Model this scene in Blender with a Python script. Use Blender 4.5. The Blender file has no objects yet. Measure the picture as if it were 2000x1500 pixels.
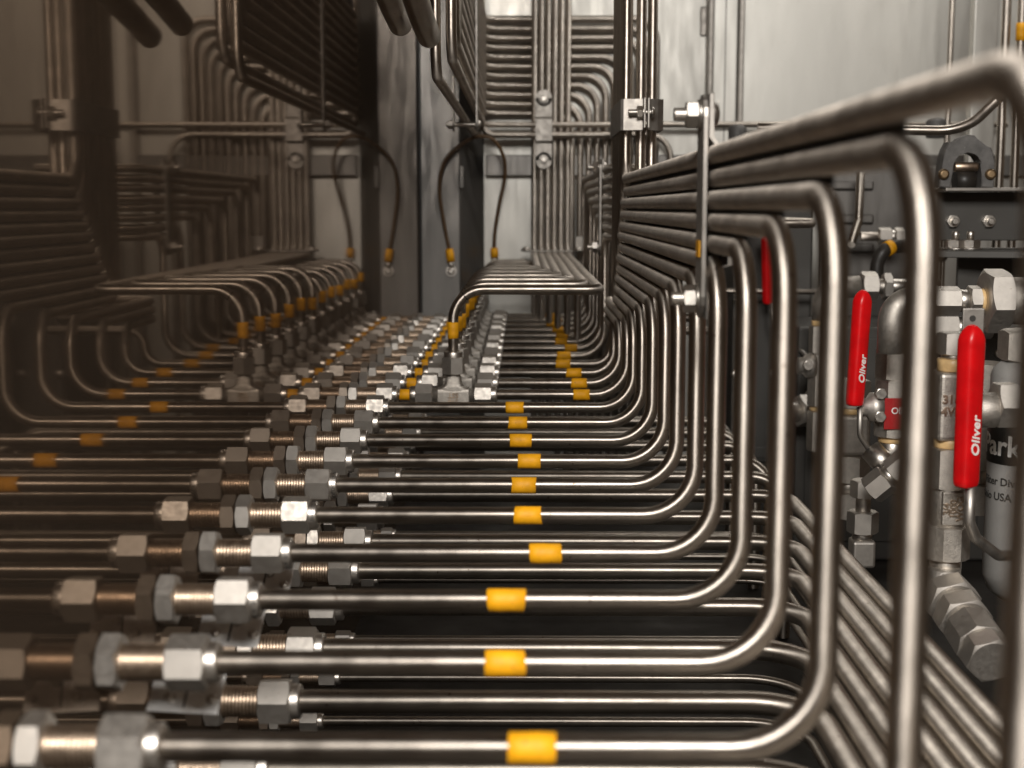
import bpy, bmesh, math, random
from mathutils import Vector, Matrix, Euler
random.seed(7)
S = 0.001                       # everything below is written in millimetres
scene = bpy.context.scene
C = scene.collection
R = math.radians

# ------------------------------------------------------------------ camera
PITCH, YAW, FPX = 7.35, 0.43, 2675.0
cam_d = bpy.data.cameras.new('camera'); cam = bpy.data.objects.new('camera', cam_d); C.objects.link(cam)
cam.location = (0, 0, 0)
cam.rotation_euler = (R(90 - PITCH), 0, R(YAW))
cam_d.sensor_width = 36; cam_d.lens = FPX / 2000 * 36
cam_d.clip_start = 0.01; cam_d.clip_end = 60
cam_d.dof.use_dof = True; cam_d.dof.focus_distance = 1.36; cam_d.dof.aperture_fstop = 8.4
cam_d.dof.aperture_blades = 0
scene.camera = cam

# ------------------------------------------------------------------ world, lamps, exposure
w = bpy.data.worlds.new('World'); scene.world = w; w.use_nodes = True
bg = w.node_tree.nodes['Background']; bg.inputs[0].default_value = (0.95, 0.66, 0.45, 1); bg.inputs[1].default_value = 0.065

def area_lamp(name, loc, target, sx, sy, power, col):
    d = bpy.data.lights.new(name, 'AREA'); d.shape = 'RECTANGLE'; d.size = sx; d.size_y = sy
    d.energy = power; d.color = col
    o = bpy.data.objects.new(name, d); C.objects.link(o)
    o.location = loc
    o.rotation_euler = (Vector(target) - Vector(loc)).to_track_quat('-Z', 'Y').to_euler()
    return o
area_lamp('cabinet_front_lamp', (-0.05, -0.85, 1.0), (0.02, 1.1, -0.25), 1.0, 0.55, 67, (1.0, 0.965, 0.92))
area_lamp('cabinet_rear_lamp', (0.95, 2.48, 1.15), (0.90, 2.96, 0.2), 0.9, 0.25, 9, (1.0, 0.975, 0.93))

scene.view_settings.view_transform = 'Standard'
scene.view_settings.look = 'None'
scene.view_settings.exposure = 0.0
scene.view_settings.gamma = 1.0
scene.view_settings.use_curve_mapping = False

def at(px, py, D):
    """world point (mm) at distance D in front of the lens, for planning positions"""
    v = Vector(((px - 1000) / FPX, (750 - py) / FPX, -1.0))
    v.rotate(cam.rotation_euler)
    return v * (D / v.y)

# ------------------------------------------------------------------ materials
def new_mat(name):
    m = bpy.data.materials.new(name); m.use_nodes = True
    nt = m.node_tree; b = nt.nodes['Principled BSDF']
    return m, nt, b

def metal(name, col, rough, var=0.12, scale=60, rough_var=0.1, speck=0.0, speck_col=(0.10, 0.05, 0.02), bump=0.0,
          metallic=1.0, stretch=(1, 1, 1), bump_scale=400, aniso=0.0):
    m, nt, b = new_mat(name)
    N, L = nt.nodes, nt.links
    b.inputs['Metallic'].default_value = metallic
    if aniso:
        b.inputs['Anisotropic'].default_value = aniso
        b.inputs['Anisotropic Rotation'].default_value = 0.25
        tg = N.new('ShaderNodeTangent'); tg.direction_type = 'UV_MAP'; L.new(tg.outputs[0], b.inputs['Tangent'])
    tc = N.new('ShaderNodeTexCoord'); mp = N.new('ShaderNodeMapping'); mp.inputs['Scale'].default_value = stretch
    L.new(tc.outputs['Object'], mp.inputs['Vector'])
    oi = N.new('ShaderNodeObjectInfo')
    n1 = N.new('ShaderNodeTexNoise'); n1.noise_dimensions = '4D'; n1.inputs['Scale'].default_value = scale; n1.inputs['Detail'].default_value = 5
    mw = N.new('ShaderNodeMath'); mw.operation = 'MULTIPLY'; mw.inputs[1].default_value = 37.0
    L.new(oi.outputs['Random'], mw.inputs[0]); L.new(mw.outputs[0], n1.inputs['W'])
    L.new(mp.outputs[0], n1.inputs['Vector'])
    mr = N.new('ShaderNodeMapRange'); mr.inputs['From Min'].default_value = 0.3; mr.inputs['From Max'].default_value = 0.7
    mr.inputs['To Min'].default_value = 1 - var; mr.inputs['To Max'].default_value = 1 + var
    L.new(n1.outputs['Fac'], mr.inputs['Value'])
    orv = N.new('ShaderNodeMapRange'); orv.inputs['To Min'].default_value = 1 - var * 0.5; orv.inputs['To Max'].default_value = 1 + var * 0.5
    L.new(oi.outputs['Random'], orv.inputs['Value'])
    mm = N.new('ShaderNodeMath'); mm.operation = 'MULTIPLY'; L.new(mr.outputs[0], mm.inputs[0]); L.new(orv.outputs[0], mm.inputs[1])
    vm = N.new('ShaderNodeVectorMath'); vm.operation = 'SCALE'; vm.inputs[0].default_value = col
    L.new(mm.outputs[0], vm.inputs['Scale'])
    cs = vm.outputs[0]
    rr = N.new('ShaderNodeMapRange'); rr.inputs['From Min'].default_value = 0.3; rr.inputs['From Max'].default_value = 0.7
    rr.inputs['To Min'].default_value = rough - rough_var; rr.inputs['To Max'].default_value = rough + rough_var
    n2 = N.new('ShaderNodeTexNoise'); n2.inputs['Scale'].default_value = scale * 2.3; n2.inputs['Detail'].default_value = 6
    L.new(mp.outputs[0], n2.inputs['Vector']); L.new(n2.outputs['Fac'], rr.inputs['Value'])
    L.new(rr.outputs[0], b.inputs['Roughness'])
    if speck > 0:
        n3 = N.new('ShaderNodeTexNoise'); n3.noise_dimensions = '4D'; n3.inputs['Scale'].default_value = 320; n3.inputs['Detail'].default_value = 3
        L.new(tc.outputs['Object'], n3.inputs['Vector']); L.new(mw.outputs[0], n3.inputs['W'])
        sp = N.new('ShaderNodeMapRange'); sp.inputs['From Min'].default_value = 0.66; sp.inputs['From Max'].default_value = 0.73
        sp.inputs['To Max'].default_value = speck
        L.new(n3.outputs['Fac'], sp.inputs['Value'])
        mx = N.new('ShaderNodeMix'); mx.data_type = 'RGBA'
        L.new(sp.outputs[0], mx.inputs['Factor']); L.new(cs, mx.inputs['A']); mx.inputs['B'].default_value = (*speck_col, 1)
        cs = mx.outputs['Result']
    if aniso:
        mu = N.new('ShaderNodeMapping'); mu.inputs['Scale'].default_value = (46, 1.1, 1); L.new(tc.outputs['UV'], mu.inputs['Vector'])
        n5 = N.new('ShaderNodeTexNoise'); n5.noise_dimensions = '4D'; n5.inputs['Scale'].default_value = 1.0; n5.inputs['Detail'].default_value = 3
        L.new(mu.outputs[0], n5.inputs['Vector']); L.new(mw.outputs[0], n5.inputs['W'])
        r5 = N.new('ShaderNodeMapRange'); r5.inputs['From Min'].default_value = .3; r5.inputs['From Max'].default_value = .7
        r5.inputs['To Min'].default_value = .80; r5.inputs['To Max'].default_value = 1.12; L.new(n5.outputs['Fac'], r5.inputs['Value'])
        v5 = N.new('ShaderNodeVectorMath'); v5.operation = 'SCALE'; L.new(cs, v5.inputs[0]); L.new(r5.outputs[0], v5.inputs['Scale']); cs = v5.outputs[0]
    L.new(cs, b.inputs['Base Color'])
    if bump > 0:
        n4 = N.new('ShaderNodeTexNoise'); n4.inputs['Scale'].default_value = bump_scale; n4.inputs['Detail'].default_value = 4
        L.new(mp.outputs[0], n4.inputs['Vector'])
        bp = N.new('ShaderNodeBump'); bp.inputs['Strength'].default_value = bump; bp.inputs['Distance'].default_value = 0.0006
        L.new(n4.outputs['Fac'], bp.inputs['Height']); L.new(bp.outputs[0], b.inputs['Normal'])
    return m

def plastic(name, col, rough, var=0.12, scale=80, bump=0.0, speck=0.0):
    m = metal(name, col, rough, var, scale, 0.06, speck, (0.12, 0.05, 0.02), bump, metallic=0.0)
    m.node_tree.nodes['Principled BSDF'].inputs['Specular IOR Level'].default_value = 0.4
    return m

M = {}
M['tube'] = metal('tube_steel', (0.54, 0.485, 0.425), 0.43, 0.15, 30, 0.07, 0.85, (0.14, 0.07, 0.04), 0.06, aniso=0.86)
M['tube_dull'] = metal('tube_steel_dull', (0.52, 0.47, 0.41), 0.47, 0.15, 35, 0.05, 0.85, (0.12, 0.06, 0.03), 0.08, aniso=0.9)
M['fit'] = metal('fitting_steel', (0.54, 0.505, 0.46), 0.54, 0.07, 120, 0.06, 0.4, (0.2, 0.13, 0.08), 0.05)
M['thread'] = metal('thread_steel', (0.44, 0.34, 0.255), 0.42, 0.15, 120, 0.08)
M['cast'] = metal('cast_steel', (0.47, 0.435, 0.39), 0.56, 0.14, 160, 0.08, 0.3, (0.15, 0.1, 0.06), 0.45, bump_scale=900)
M['plate'] = metal('plate_steel', (0.36, 0.335, 0.305), 0.50, 0.12, 40, 0.08, 0.4, (0.2, 0.12, 0.07), 0.08)
M['bolt'] = metal('bolt_steel', (0.60, 0.56, 0.51), 0.38, 0.10, 150, 0.06)
M['wall'] = metal('wall_sheet', (0.545, 0.53, 0.49), 0.46, 0.055, 7, 0.06, 0.45, (0.3, 0.25, 0.18), 0.10, metallic=0.75, stretch=(3.5, 3.5, 0.7))
M['wall_dark'] = metal('frame_sheet', (0.19, 0.18, 0.168), 0.45, 0.10, 9, 0.08, 0.3, (0.3, 0.27, 0.22), 0.08, metallic=0.85, stretch=(4, 4, 0.6))
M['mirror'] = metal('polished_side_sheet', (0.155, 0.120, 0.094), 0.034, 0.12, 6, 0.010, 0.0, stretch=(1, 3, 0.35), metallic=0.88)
def veil(m, col, fac):
    nt = m.node_tree; N, L = nt.nodes, nt.links
    d = N.new('ShaderNodeBsdfDiffuse'); d.inputs['Color'].default_value = (*col, 1)
    mx = N.new('ShaderNodeMixShader'); mx.inputs['Fac'].default_value = fac
    out = N['Material Output']; b = N['Principled BSDF']
    L.new(b.outputs[0], mx.inputs[1]); L.new(d.outputs[0], mx.inputs[2]); L.new(mx.outputs[0], out.inputs['Surface'])
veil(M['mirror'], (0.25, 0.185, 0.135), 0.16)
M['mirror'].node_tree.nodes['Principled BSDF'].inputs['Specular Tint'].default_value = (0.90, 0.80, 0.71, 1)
M['floor'] = metal('floor_sheet', (0.03, 0.026, 0.022), 0.5, 0.2, 8, 0.1, 0.4, (0.08, 0.05, 0.03), metallic=0.6)
M['enclosure'] = metal('enclosure_sheet', (0.07, 0.066, 0.06), 0.48, 0.15, 8, 0.08, 0.3, metallic=0.5)
M['iron'] = metal('cast_iron', (0.10, 0.095, 0.09), 0.62, 0.3, 70, 0.1, 0.5, (0.3, 0.28, 0.25), 0.5, metallic=0.3)
M['tape'] = plastic('yellow_tape', (0.80, 0.365, 0.004), 0.58, 0.17, 110, 0.2, 0.6)
M['red'] = plastic('red_vinyl', (0.60, 0.004, 0.006), 0.36, 0.14, 70, 0.06, 0.25)
M['redlabel'] = plastic('red_label', (0.32, 0.012, 0.012), 0.45, 0.1, 60)
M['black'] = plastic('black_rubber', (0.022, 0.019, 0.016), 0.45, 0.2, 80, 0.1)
M['canister'] = plastic('canister_paint', (0.27, 0.26, 0.245), 0.5, 0.12, 30, 0.05, 0.3)
M['alu'] = metal('aluminium_tag', (0.80, 0.79, 0.77), 0.5, 0.1, 90, 0.08)
M['cable'] = plastic('bronze_brown_cable', (0.11, 0.062, 0.028), 0.5, 0.2, 80, 0.1)
M['white'] = plastic('white_paint', (0.78, 0.76, 0.72), 0.45, 0.05, 60)
M['ink'] = plastic('dark_ink', (0.03, 0.028, 0.025), 0.5, 0.1, 60)
M['ptfe'] = plastic('amber_seal_tape', (0.62, 0.42, 0.20), 0.4, 0.25, 90, 0.3)
M['brass'] = metal('brass', (0.34, 0.24, 0.14), 0.45, 0.1, 60)

# ------------------------------------------------------------------ mesh building
def fillet(pts, rad, seg=9):
    pts = [Vector(p) for p in pts]
    if not isinstance(rad, (list, tuple)): rad = [rad] * (len(pts) - 2)
    out = [pts[0]]
    for k in range(1, len(pts) - 1):
        a, b, c = pts[k - 1], pts[k], pts[k + 1]
        u = (a - b).normalized(); v = (c - b).normalized()
        ang = u.angle(v)
        t = rad[k - 1] / math.tan(ang / 2)
        t = min(t, (a - b).length * 0.49 if k > 1 else (a - b).length * 0.98, (c - b).length * (0.49 if k < len(pts) - 2 else 0.98))
        r = t * math.tan(ang / 2)
        cen = b + (u + v).normalized() * (r / math.sin(ang / 2))
        p0 = b + u * t; p1 = b + v * t
        d0 = p0 - cen; d1 = p1 - cen; tot = d0.angle(d1); ax = d0.cross(d1).normalized()
        for s in range(seg + 1):
            out.append(cen + Matrix.Rotation(tot * s / seg, 3, ax) @ d0)
    out.append(pts[-1])
    return out

class MB:
    def __init__(s): s.v = []; s.f = []; s.sm = []
    def add(s, vs, fs, smooth=False, mtx=None):
        o = len(s.v)
        for p in vs:
            p = Vector(p); s.v.append(mtx @ p if mtx else p)
        for f in fs: s.f.append([i + o for i in f]); s.sm.append(smooth)
        return s
    def sweep(s, path, r, n=20, cap=True):
        path = [Vector(p) for p in path]
        rs = r if isinstance(r, (list, tuple)) else [r] * len(path)
        t = (path[1] - path[0]).normalized()
        nrm = t.orthogonal().normalized()
        vs, fs = [], []
        for k, p in enumerate(path):
            if k == 0: tn = (path[1] - path[0]).normalized()
            elif k == len(path) - 1: tn = (path[-1] - path[-2]).normalized()
            else: tn = ((path[k + 1] - p).normalized() + (p - path[k - 1]).normalized()).normalized()
            q = t.rotation_difference(tn); nrm = (q @ nrm); nrm = (nrm - tn * nrm.dot(tn)).normalized(); t = tn
            bn = t.cross(nrm)
            for a in range(n):
                an = 2 * math.pi * a / n
                vs.append(p + (nrm * math.cos(an) + bn * math.sin(an)) * rs[k])
        for k in range(len(path) - 1):
            for a in range(n):
                b = (a + 1) % n
                fs.append([k * n + a, k * n + b, (k + 1) * n + b, (k + 1) * n + a])
        s.add(vs, fs, True)
        if cap:
            o = len(s.v) - len(vs)
            s.f.append([o + a for a in reversed(range(n))]); s.sm.append(False)
            s.f.append([o + (len(path) - 1) * n + a for a in range(n)]); s.sm.append(False)
        return s
    def lathe(s, prof, n=24, mtx=None, smooth=True):
        """profile of (x, r), turned about local X"""
        vs, fs = [], []
        for x, r in prof:
            for a in range(n):
                an = 2 * math.pi * a / n
                vs.append((x, r * math.cos(an), r * math.sin(an)))
        m = len(prof)
        for k in range(m - 1):
            for a in range(n):
                b = (a + 1) % n
                fs.append([k * n + a, (k + 1) * n + a, (k + 1) * n + b, k * n + b])
        o = len(s.v)
        s.add(vs, fs, smooth, mtx)
        s.f.append([o + a for a in range(n)]); s.sm.append(False)
        s.f.append([o + (m - 1) * n + a for a in reversed(range(n))]); s.sm.append(False)
        return s
    def hexnut(s, x0, x1, af, mtx=None, sides=6, c0=True, c1=True, n=48):
        ap = af / 2; vs = []; rc = ap * 0.965
        def rad(an):
            st = 2 * math.pi / sides
            return ap / math.cos((an % st) - st / 2)
        ang = [2 * math.pi * a / n for a in range(n)]
        rings = []
        tn = 0.5
        if c0: rings.append([(x0, rc * math.cos(a), rc * math.sin(a)) for a in ang])
        rings.append([(x0 + ((rad(a) - rc) * tn if c0 else 0), rad(a) * math.cos(a), rad(a) * math.sin(a)) for a in ang])
        rings.append([(x1 - ((rad(a) - rc) * tn if c1 else 0), rad(a) * math.cos(a), rad(a) * math.sin(a)) for a in ang])
        if c1: rings.append([(x1, rc * math.cos(a), rc * math.sin(a)) for a in ang])
        fs = []
        for k in range(len(rings) - 1):
            for a in range(n):
                b = (a + 1) % n
                fs.append([k * n + a, (k + 1) * n + a, (k + 1) * n + b, k * n + b])
        fs.append([a for a in range(n)]); fs.append([(len(rings) - 1) * n + a for a in reversed(range(n))])
        for r_ in rings: vs += r_
        return s.add(vs, fs, False, mtx)
    def box(s, lo, hi, bev=0.0, mtx=None, seg=2):
        bm = bmesh.new(); bmesh.ops.create_cube(bm, size=1)
        for v in bm.verts:
            v.co = Vector([(lo[i] + hi[i]) / 2 + v.co[i] * (hi[i] - lo[i]) for i in range(3)])
        if bev > 0: bmesh.ops.bevel(bm, geom=bm.edges[:], offset=bev, segments=seg, profile=0.5, affect='EDGES')
        bm.verts.index_update()
        s.add([v.co.copy() for v in bm.verts], [[v.index for v in f.verts] for f in bm.faces], False, mtx)
        bm.free(); return s
    def prism(s, outline, t0, t1, mtx=None, bev=0.0):
        """2D outline (x,y) extruded along z"""
        bm = bmesh.new()
        a = [bm.verts.new((p[0], p[1], t0)) for p in outline]; b = [bm.verts.new((p[0], p[1], t1)) for p in outline]
        n = len(outline)
        bm.faces.new(list(reversed(a))); bm.faces.new(b)
        for k in range(n): bm.faces.new([a[k], a[(k + 1) % n], b[(k + 1) % n], b[k]])
        if bev > 0:
            ed = [e for e in bm.edges if abs(e.verts[0].co.z - e.verts[1].co.z) < 1e-6]
            bmesh.ops.bevel(bm, geom=ed, offset=bev, segments=1, affect='EDGES')
        bmesh.ops.recalc_face_normals(bm, faces=bm.faces[:])
        bm.verts.index_update()
        s.add([v.co.copy() for v in bm.verts], [[v.index for v in f.verts] for f in bm.faces], False, mtx)
        bm.free(); return s
    def loft(s, sections, smooth=True):
        n = len(sections[0]); vs = [p for sec in sections for p in sec]; fs = []
        for k in range(len(sections) - 1):
            for a in range(n):
                b = (a + 1) % n
                fs.append([k * n + a, k * n + b, (k + 1) * n + b, (k + 1) * n + a])
        fs.append(list(reversed(range(n)))); fs.append([(len(sections) - 1) * n + a for a in range(n)])
        return s.add(vs, fs, smooth)
    def mesh(s, name, mat):
        me = bpy.data.meshes.new(name)
        me.from_pydata([tuple(v * S) for v in s.v], [], s.f)
        me.polygons.foreach_set('use_smooth', s.sm)
        me.materials.append(M[mat]); me.update()
        return me
    def build(s, name, mat, parent=None, loc=(0, 0, 0), rot=(0, 0, 0)):
        return place(name, s.mesh(name, mat), parent, loc, rot)

def place(name, me, parent=None, loc=(0, 0, 0), rot=(0, 0, 0)):
    o = bpy.data.objects.new(name, me); C.objects.link(o)
    o.location = Vector(loc) * S; o.rotation_euler = rot
    if parent: o.parent = parent
    return o

def tag(o, label=None, cat=None, group=None, kind=None):
    if label: o['label'] = label
    if cat: o['category'] = cat
    if group: o['group'] = group
    if kind: o['kind'] = kind
    return o

def empty(name, loc, label, cat, group=None, rot=(0, 0, 0)):
    o = bpy.data.objects.new(name, None); C.objects.link(o); o.empty_display_size = 0.01
    o.location = Vector(loc) * S; o.rotation_euler = rot
    return tag(o, label, cat, group)

def tube(name, pts, r, bend, mat, label, cat='tube', group=None, n=20, seg=9):
    o0 = Vector(pts[0]); path = [p - o0 for p in fillet(pts, bend, seg)]
    me = MB().sweep(path, r, n).mesh(name, mat)
    cum = [0.0]
    for a_, b_ in zip(path[:-1], path[1:]): cum.append(cum[-1] + (b_ - a_).length)
    uv = []
    for k in range(len(path) - 1):
        for a_ in range(n):
            u0, u1, v0, v1 = a_ / n, (a_ + 1) / n, cum[k] / 100, cum[k + 1] / 100
            uv += [u0, v0, u1, v0, u1, v1, u0, v1]
    for q in range(2 * n): uv += [q * .001, 0]
    me.uv_layers.new(name='UVMap').uv.foreach_set('vector', uv)
    return tag(place(name, me, None, o0), label, cat, group)

def band(name, parent, a, b, r, mat, n=24):
    """sleeve round a straight stretch between world points a and b"""
    a, b = Vector(a), Vector(b); d = b - a; L = d.length
    mb = MB(); q = Vector((1, 0, 0)).rotation_difference(d).to_matrix().to_4x4()
    w1 = random.uniform(-.35, .35)
    mb.lathe([(0, r - .45), (0.1, r), (L * .3, r + w1 * .3), (L * .62, r - w1 * .25), (L - .1, r), (L, r - .45)], n, q)
    if L > 5:
        dn = d.normalized(); sk0, sk1 = [Vector((random.uniform(-1, 1), random.uniform(-1, 1), random.uniform(-1, 1))) * .11 for _ in range(2)]
        for q_, v in enumerate(mb.v):
            mid = v.dot(dn) > L / 2
            off = v - dn * v.dot(dn)
            mb.v[q_] = v + dn * (off.dot(sk1 if mid else sk0) + (random.uniform(-.12, .12)))
    o = mb.build(name, mat, parent, a - Vector(parent.location) / S)
    return o

def text_mesh(body, size, mat, thick=0.3, align='CENTER', shear=0.0, bold=0.0):
    cu = bpy.data.curves.new('lettering', 'FONT'); cu.body = body; cu.size = size * S; cu.extrude = thick * S
    cu.align_x = align; cu.align_y = 'CENTER'; cu.shear = shear; cu.offset = bold * S; cu.resolution_u = 3
    ob = bpy.data.objects.new('lettering', cu); C.objects.link(ob)
    dg = bpy.context.evaluated_depsgraph_get(); dg.update()
    me = bpy.data.meshes.new_from_object(ob.evaluated_get(dg))
    bpy.data.objects.remove(ob); bpy.data.curves.remove(cu)
    me.materials.clear(); me.materials.append(M[mat]); me.name = 'lettering'
    return me

ORD = ['first', 'second', 'third', 'fourth', 'fifth', 'sixth', 'seventh', 'eighth', 'ninth', 'tenth', 'eleventh', 'twelfth',
       'thirteenth', 'fourteenth', 'fifteenth', 'sixteenth', 'seventeenth', 'eighteenth', 'nineteenth', 'twentieth',
       'twenty-first', 'twenty-second', 'twenty-third', 'twenty-fourth']

# ------------------------------------------------------------------ the setting
XM = -214.5          # face of the polished side sheet
BACK = 2960.0
FLOOR = -540.0
def struct(name, lo, hi, mat, bev=0):
    return tag(MB().box(lo, hi, bev).build(name, mat), kind='structure')
struct('floor', (-700, -700, FLOOR - 20), (1600, 3100, FLOOR), 'floor')
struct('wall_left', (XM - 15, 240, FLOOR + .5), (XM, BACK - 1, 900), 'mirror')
struct('wall_back', (XM - 200, BACK, FLOOR + .5), (1600, BACK + 20, 1000), 'wall')

def thing_box(name, lo, hi, mat, label, cat, bev=1.0):
    lo, hi = Vector(lo), Vector(hi); base = Vector(((lo.x + hi.x) / 2, (lo.y + hi.y) / 2, lo.z))
    return tag(MB().box(lo - base, hi - base, bev).build(name, mat, None, base), label, cat)

# corner frame post with folded return, and hinge plate
mb = MB(); mb.prism([(XM + 1, 2878), (-132, 2878), (-128, 2882), (-82, 2957), (XM + 1, 2957)], FLOOR + 1, 900)
post = mb.build('corner_post', 'wall_dark', None, (0, 0, 0)); tag(post, 'tall folded sheet metal post in the corner behind the looped cable', 'post')
MB().box((-4, -4, 0), (4, 4, 45), 1).build('hinge_knuckle', 'wall_dark', post, (-126, 2877, 40))
thing_box('wall_rail', (-78, 2934, 66), (1500, 2959, 110), 'wall_dark', 'horizontal flat rail across the back wall behind the vertical tubes', 'rail', 2)
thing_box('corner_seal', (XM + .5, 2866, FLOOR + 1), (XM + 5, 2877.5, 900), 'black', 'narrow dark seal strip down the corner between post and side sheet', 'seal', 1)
# post with raised edges on the right part of the back wall
p0 = at(1383, 200, 2945); p1 = at(1442, 200, 2945)
root = empty('wall_post', (p0.x, 2950, FLOOR), 'grey channel post on the back wall right of the clamped vertical tubes', 'post')
wd = p1.x - p0.x
MB().box((6, -22, 1), (wd - 6, 9, 1400), 3).build('web', 'wall', root)
MB().box((wd * .48, -23, 1), (wd * .52, -22.2, 1400), 0).build('seam', 'wall_dark', root)
MB().box((-6, -34, 1), (5.5, 9, 1400), 3).build('flange', 'plate', root)
MB().box((wd - 5.5, -34, 1), (wd + 6, 9, 1400), 3).build('flange', 'plate', root)
MB().lathe([(0, 3), (-3, 2.6)], 12, Matrix.Rotation(R(90), 4, 'Z')).build('rivet', 'bolt', root, (wd * .3, -22, 760))
# slotted hole plate beside the post
a = at(1374, 42, 2958)
tag(MB().box((-7, -3, -30), (7, 0, 30), 2.8).build('slot_cover', 'plate', None, a), 'small rounded slot cover plate near the top of the back wall', 'plate')

# right hand uprights
def upright(px0, px1, D, mat, label, name='upright_post', depth=30):
    a = at(px0, 200, D); b = at(px1, 200, D)
    return thing_box(name, (a.x, D, FLOOR + 1), (b.x, D + depth, 860), mat, label, 'post', 2)
upright(1897, 1944, 2700, 'wall', 'pale square upright post near the right edge behind the nearest tube')
a = at(1852, 200, 2800)
tube('vertical_rod', [(a.x, 2800, FLOOR + 1), (a.x, 2800, 860)], 6, 1, 'tube', 'single thin vertical rod before the bright wall panel at right', 'rod')
a = at(1958, 200, 2500)
tube('vertical_rod', [(a.x, 2500, FLOOR + 1), (a.x, 2500, 860)], 8, 1, 'tube', 'bright vertical rod just right of the pale upright post', 'rod')
a = at(1988, 200, 2500)
tr = tube('vertical_rod', [(a.x, 2500, FLOOR + 1), (a.x, 2500, 860)], 8, 1, 'tube', 'vertical rod with a yellow band at the far right edge', 'rod')
b_ = at(1996, 80, 2500); c_ = at(1996, 45, 2500)
band('tape_band', tr, (a.x, 2500, b_.z), (a.x, 2500, c_.z), 9, 'tape')

# ------------------------------------------------------------------ fittings
def collar_prof(x0, x1, r):
    return [(x0, r), (x0 + .2, r), (x1 - 1.6, r), (x1 - .5, r * .96), (x1, r * .88), (x1 + .01, r * .68)]
def thread_prof(x0, x1, r, pitch=2.3, d=1.05):
    out = []; n = int((x1 - x0) / pitch); p = (x1 - x0) / n
    for k in range(n):
        x = x0 + k * p
        out += [(x, r - d), (x + p * .35, r), (x + p * .6, r)]
    out.append((x1, r - d)); return out

class FitSet:
    def __init__(s, k, kr, tr):
        s.k, s.kr, s.tr = k, kr, tr
        s.lock = MB().hexnut(0.3, 11.5 * k, 26.6 * kr).mesh('lock_nut', 'fit')
        s.thr = MB().lathe(thread_prof(11.0 * k, 37 * k, 9.6 * kr, 2.3 * k), 28).mesh('threaded_body', 'thread')
        s.nut = MB().hexnut(36 * k, 57 * k, 25.0 * kr, c1=True).mesh('tube_nut', 'fit')
        s.col = MB().lathe(collar_prof(57 * k - .5, 63.5 * k, 10.6 * kr), 28).mesh('collar', 'bolt')
        s.end = 60 * k
F1, F2, F3 = FitSet(0.96, 1.0, 6.35), FitSet(1.02, 1.12, 8.0), FitSet(0.72, 0.62, 4.25)

def bulkhead(fs, D, Z, label, group):
    e = empty('bulkhead_fitting', (XM, D, Z), label, 'fitting', group)
    for nm, me in (('lock_nut', fs.lock), ('threaded_body', fs.thr)):
        place(nm, me, e, (0, 0, 0), (random.uniform(0, 6.28), 0, 0))
    n = place('tube_nut', fs.nut, e, (0, 0, 0), (random.uniform(0, 6.28), 0, 0))
    place('collar', fs.col, n)
    return e

# ring lettering on the collars that are seen closest to focus
def ring_text(body, size, r):
    me = text_mesh(body, size, 'ink', 0.12, 'LEFT')
    for v in me.vertices:
        x, y, z = v.co / S
        an = x / r
        v.co = Vector((y, -(r + z) * math.cos(an), (r + z) * math.sin(an))) * S
    return me
ring_me = ring_text('SWAGELOK  316  1/2', 4.0, 10.62)

# ------------------------------------------------------------------ upper layer: rows of tubes through the side sheet
Z1, XV = -230.0, 129.0
TAPE_PX = {0: 1040, 1: 987, 2: 990, 3: 1066, 4: 1032, 5: 1023, 6: 1034, 7: 1017, 8: 1011, 9: 1006, 10: 1136, 11: 1131, 12: 1121,
           13: 1100, 14: 1101, 15: 1115, 16: 1096, 17: 1098, 18: 1089, 19: 1077, 20: 1087, 21: 1075, -1: 1040, -2: 1010}
def rowD(i): return 561 + 112 * i
TEE_X = -85.0
# tee mesh set (run along X, branch up Z)
rotY = Matrix.Rotation(R(-90), 4, 'Y')       # local X -> world Z
mbT = MB()
def tee_body():
    bm_ = MB()
    def sec(x, hy, zl, zh, n=32, e=5.5):
        out = []
        for a in range(n):
            an = 2 * math.pi * a / n; c, s_ = math.cos(an), math.sin(an)
            y = hy * math.copysign(abs(c) ** (2 / e), c); z = (zl + zh) / 2 + (zh - zl) / 2 * math.copysign(abs(s_) ** (2 / e), s_)
            out.append((x, y, z))
        return out
    bm_.loft([sec(-20, 8.5, -10, 7.5), sec(-19, 10, -12, 9), sec(-12, 10.5, -13, 9), sec(12, 10.5, -13, 9), sec(19, 10, -12, 9), sec(20, 8.5, -10, 7.5)], False)
    def secz(z, hx, hy, n=32, e=4.0):
        out = []
        for a in range(n):
            an = 2 * math.pi * a / n; c, s_ = math.cos(an), math.sin(an)
            out.append((hx * math.copysign(abs(c) ** (2 / e), c), hy * math.copysign(abs(s_) ** (2 / e), s_), z))
        return out
    bm_.loft([secz(0, 18.5, 10.2), secz(7, 18, 10.3), secz(9.5, 16.5, 10.3), secz(11.5, 12.5, 10.2), secz(14.5, 10.6, 9.8), secz(21, 9.8, 9.3), secz(22.5, 8.8, 8.5)], False)
    bm_.lathe([(-27, 8.6), (27, 8.6)], 24)
    bm_.lathe([(0, 8.6), (28, 8.6)], 24, rotY)
    return bm_.mesh('tee_body', 'cast')
TEE = tee_body()
TN = MB().hexnut(26, 47, 25.0).mesh('tube_nut', 'fit'); TC = MB().lathe(collar_prof(46.5, 54, 10.6), 28).mesh('collar', 'bolt')
TNv = MB().hexnut(26, 47, 25.5).mesh('tube_nut', 'fit'); TCv = MB().lathe(collar_prof(46.5, 54, 11.6), 28).mesh('collar', 'bolt')
tee_txt = [text_mesh('316', 8.5, 'thread', 0.8, bold=.25), text_mesh('SST', 8.5, 'thread', 0.8, bold=.25)]  # raised letters in a darker steel: their shadow is put into the colour

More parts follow.
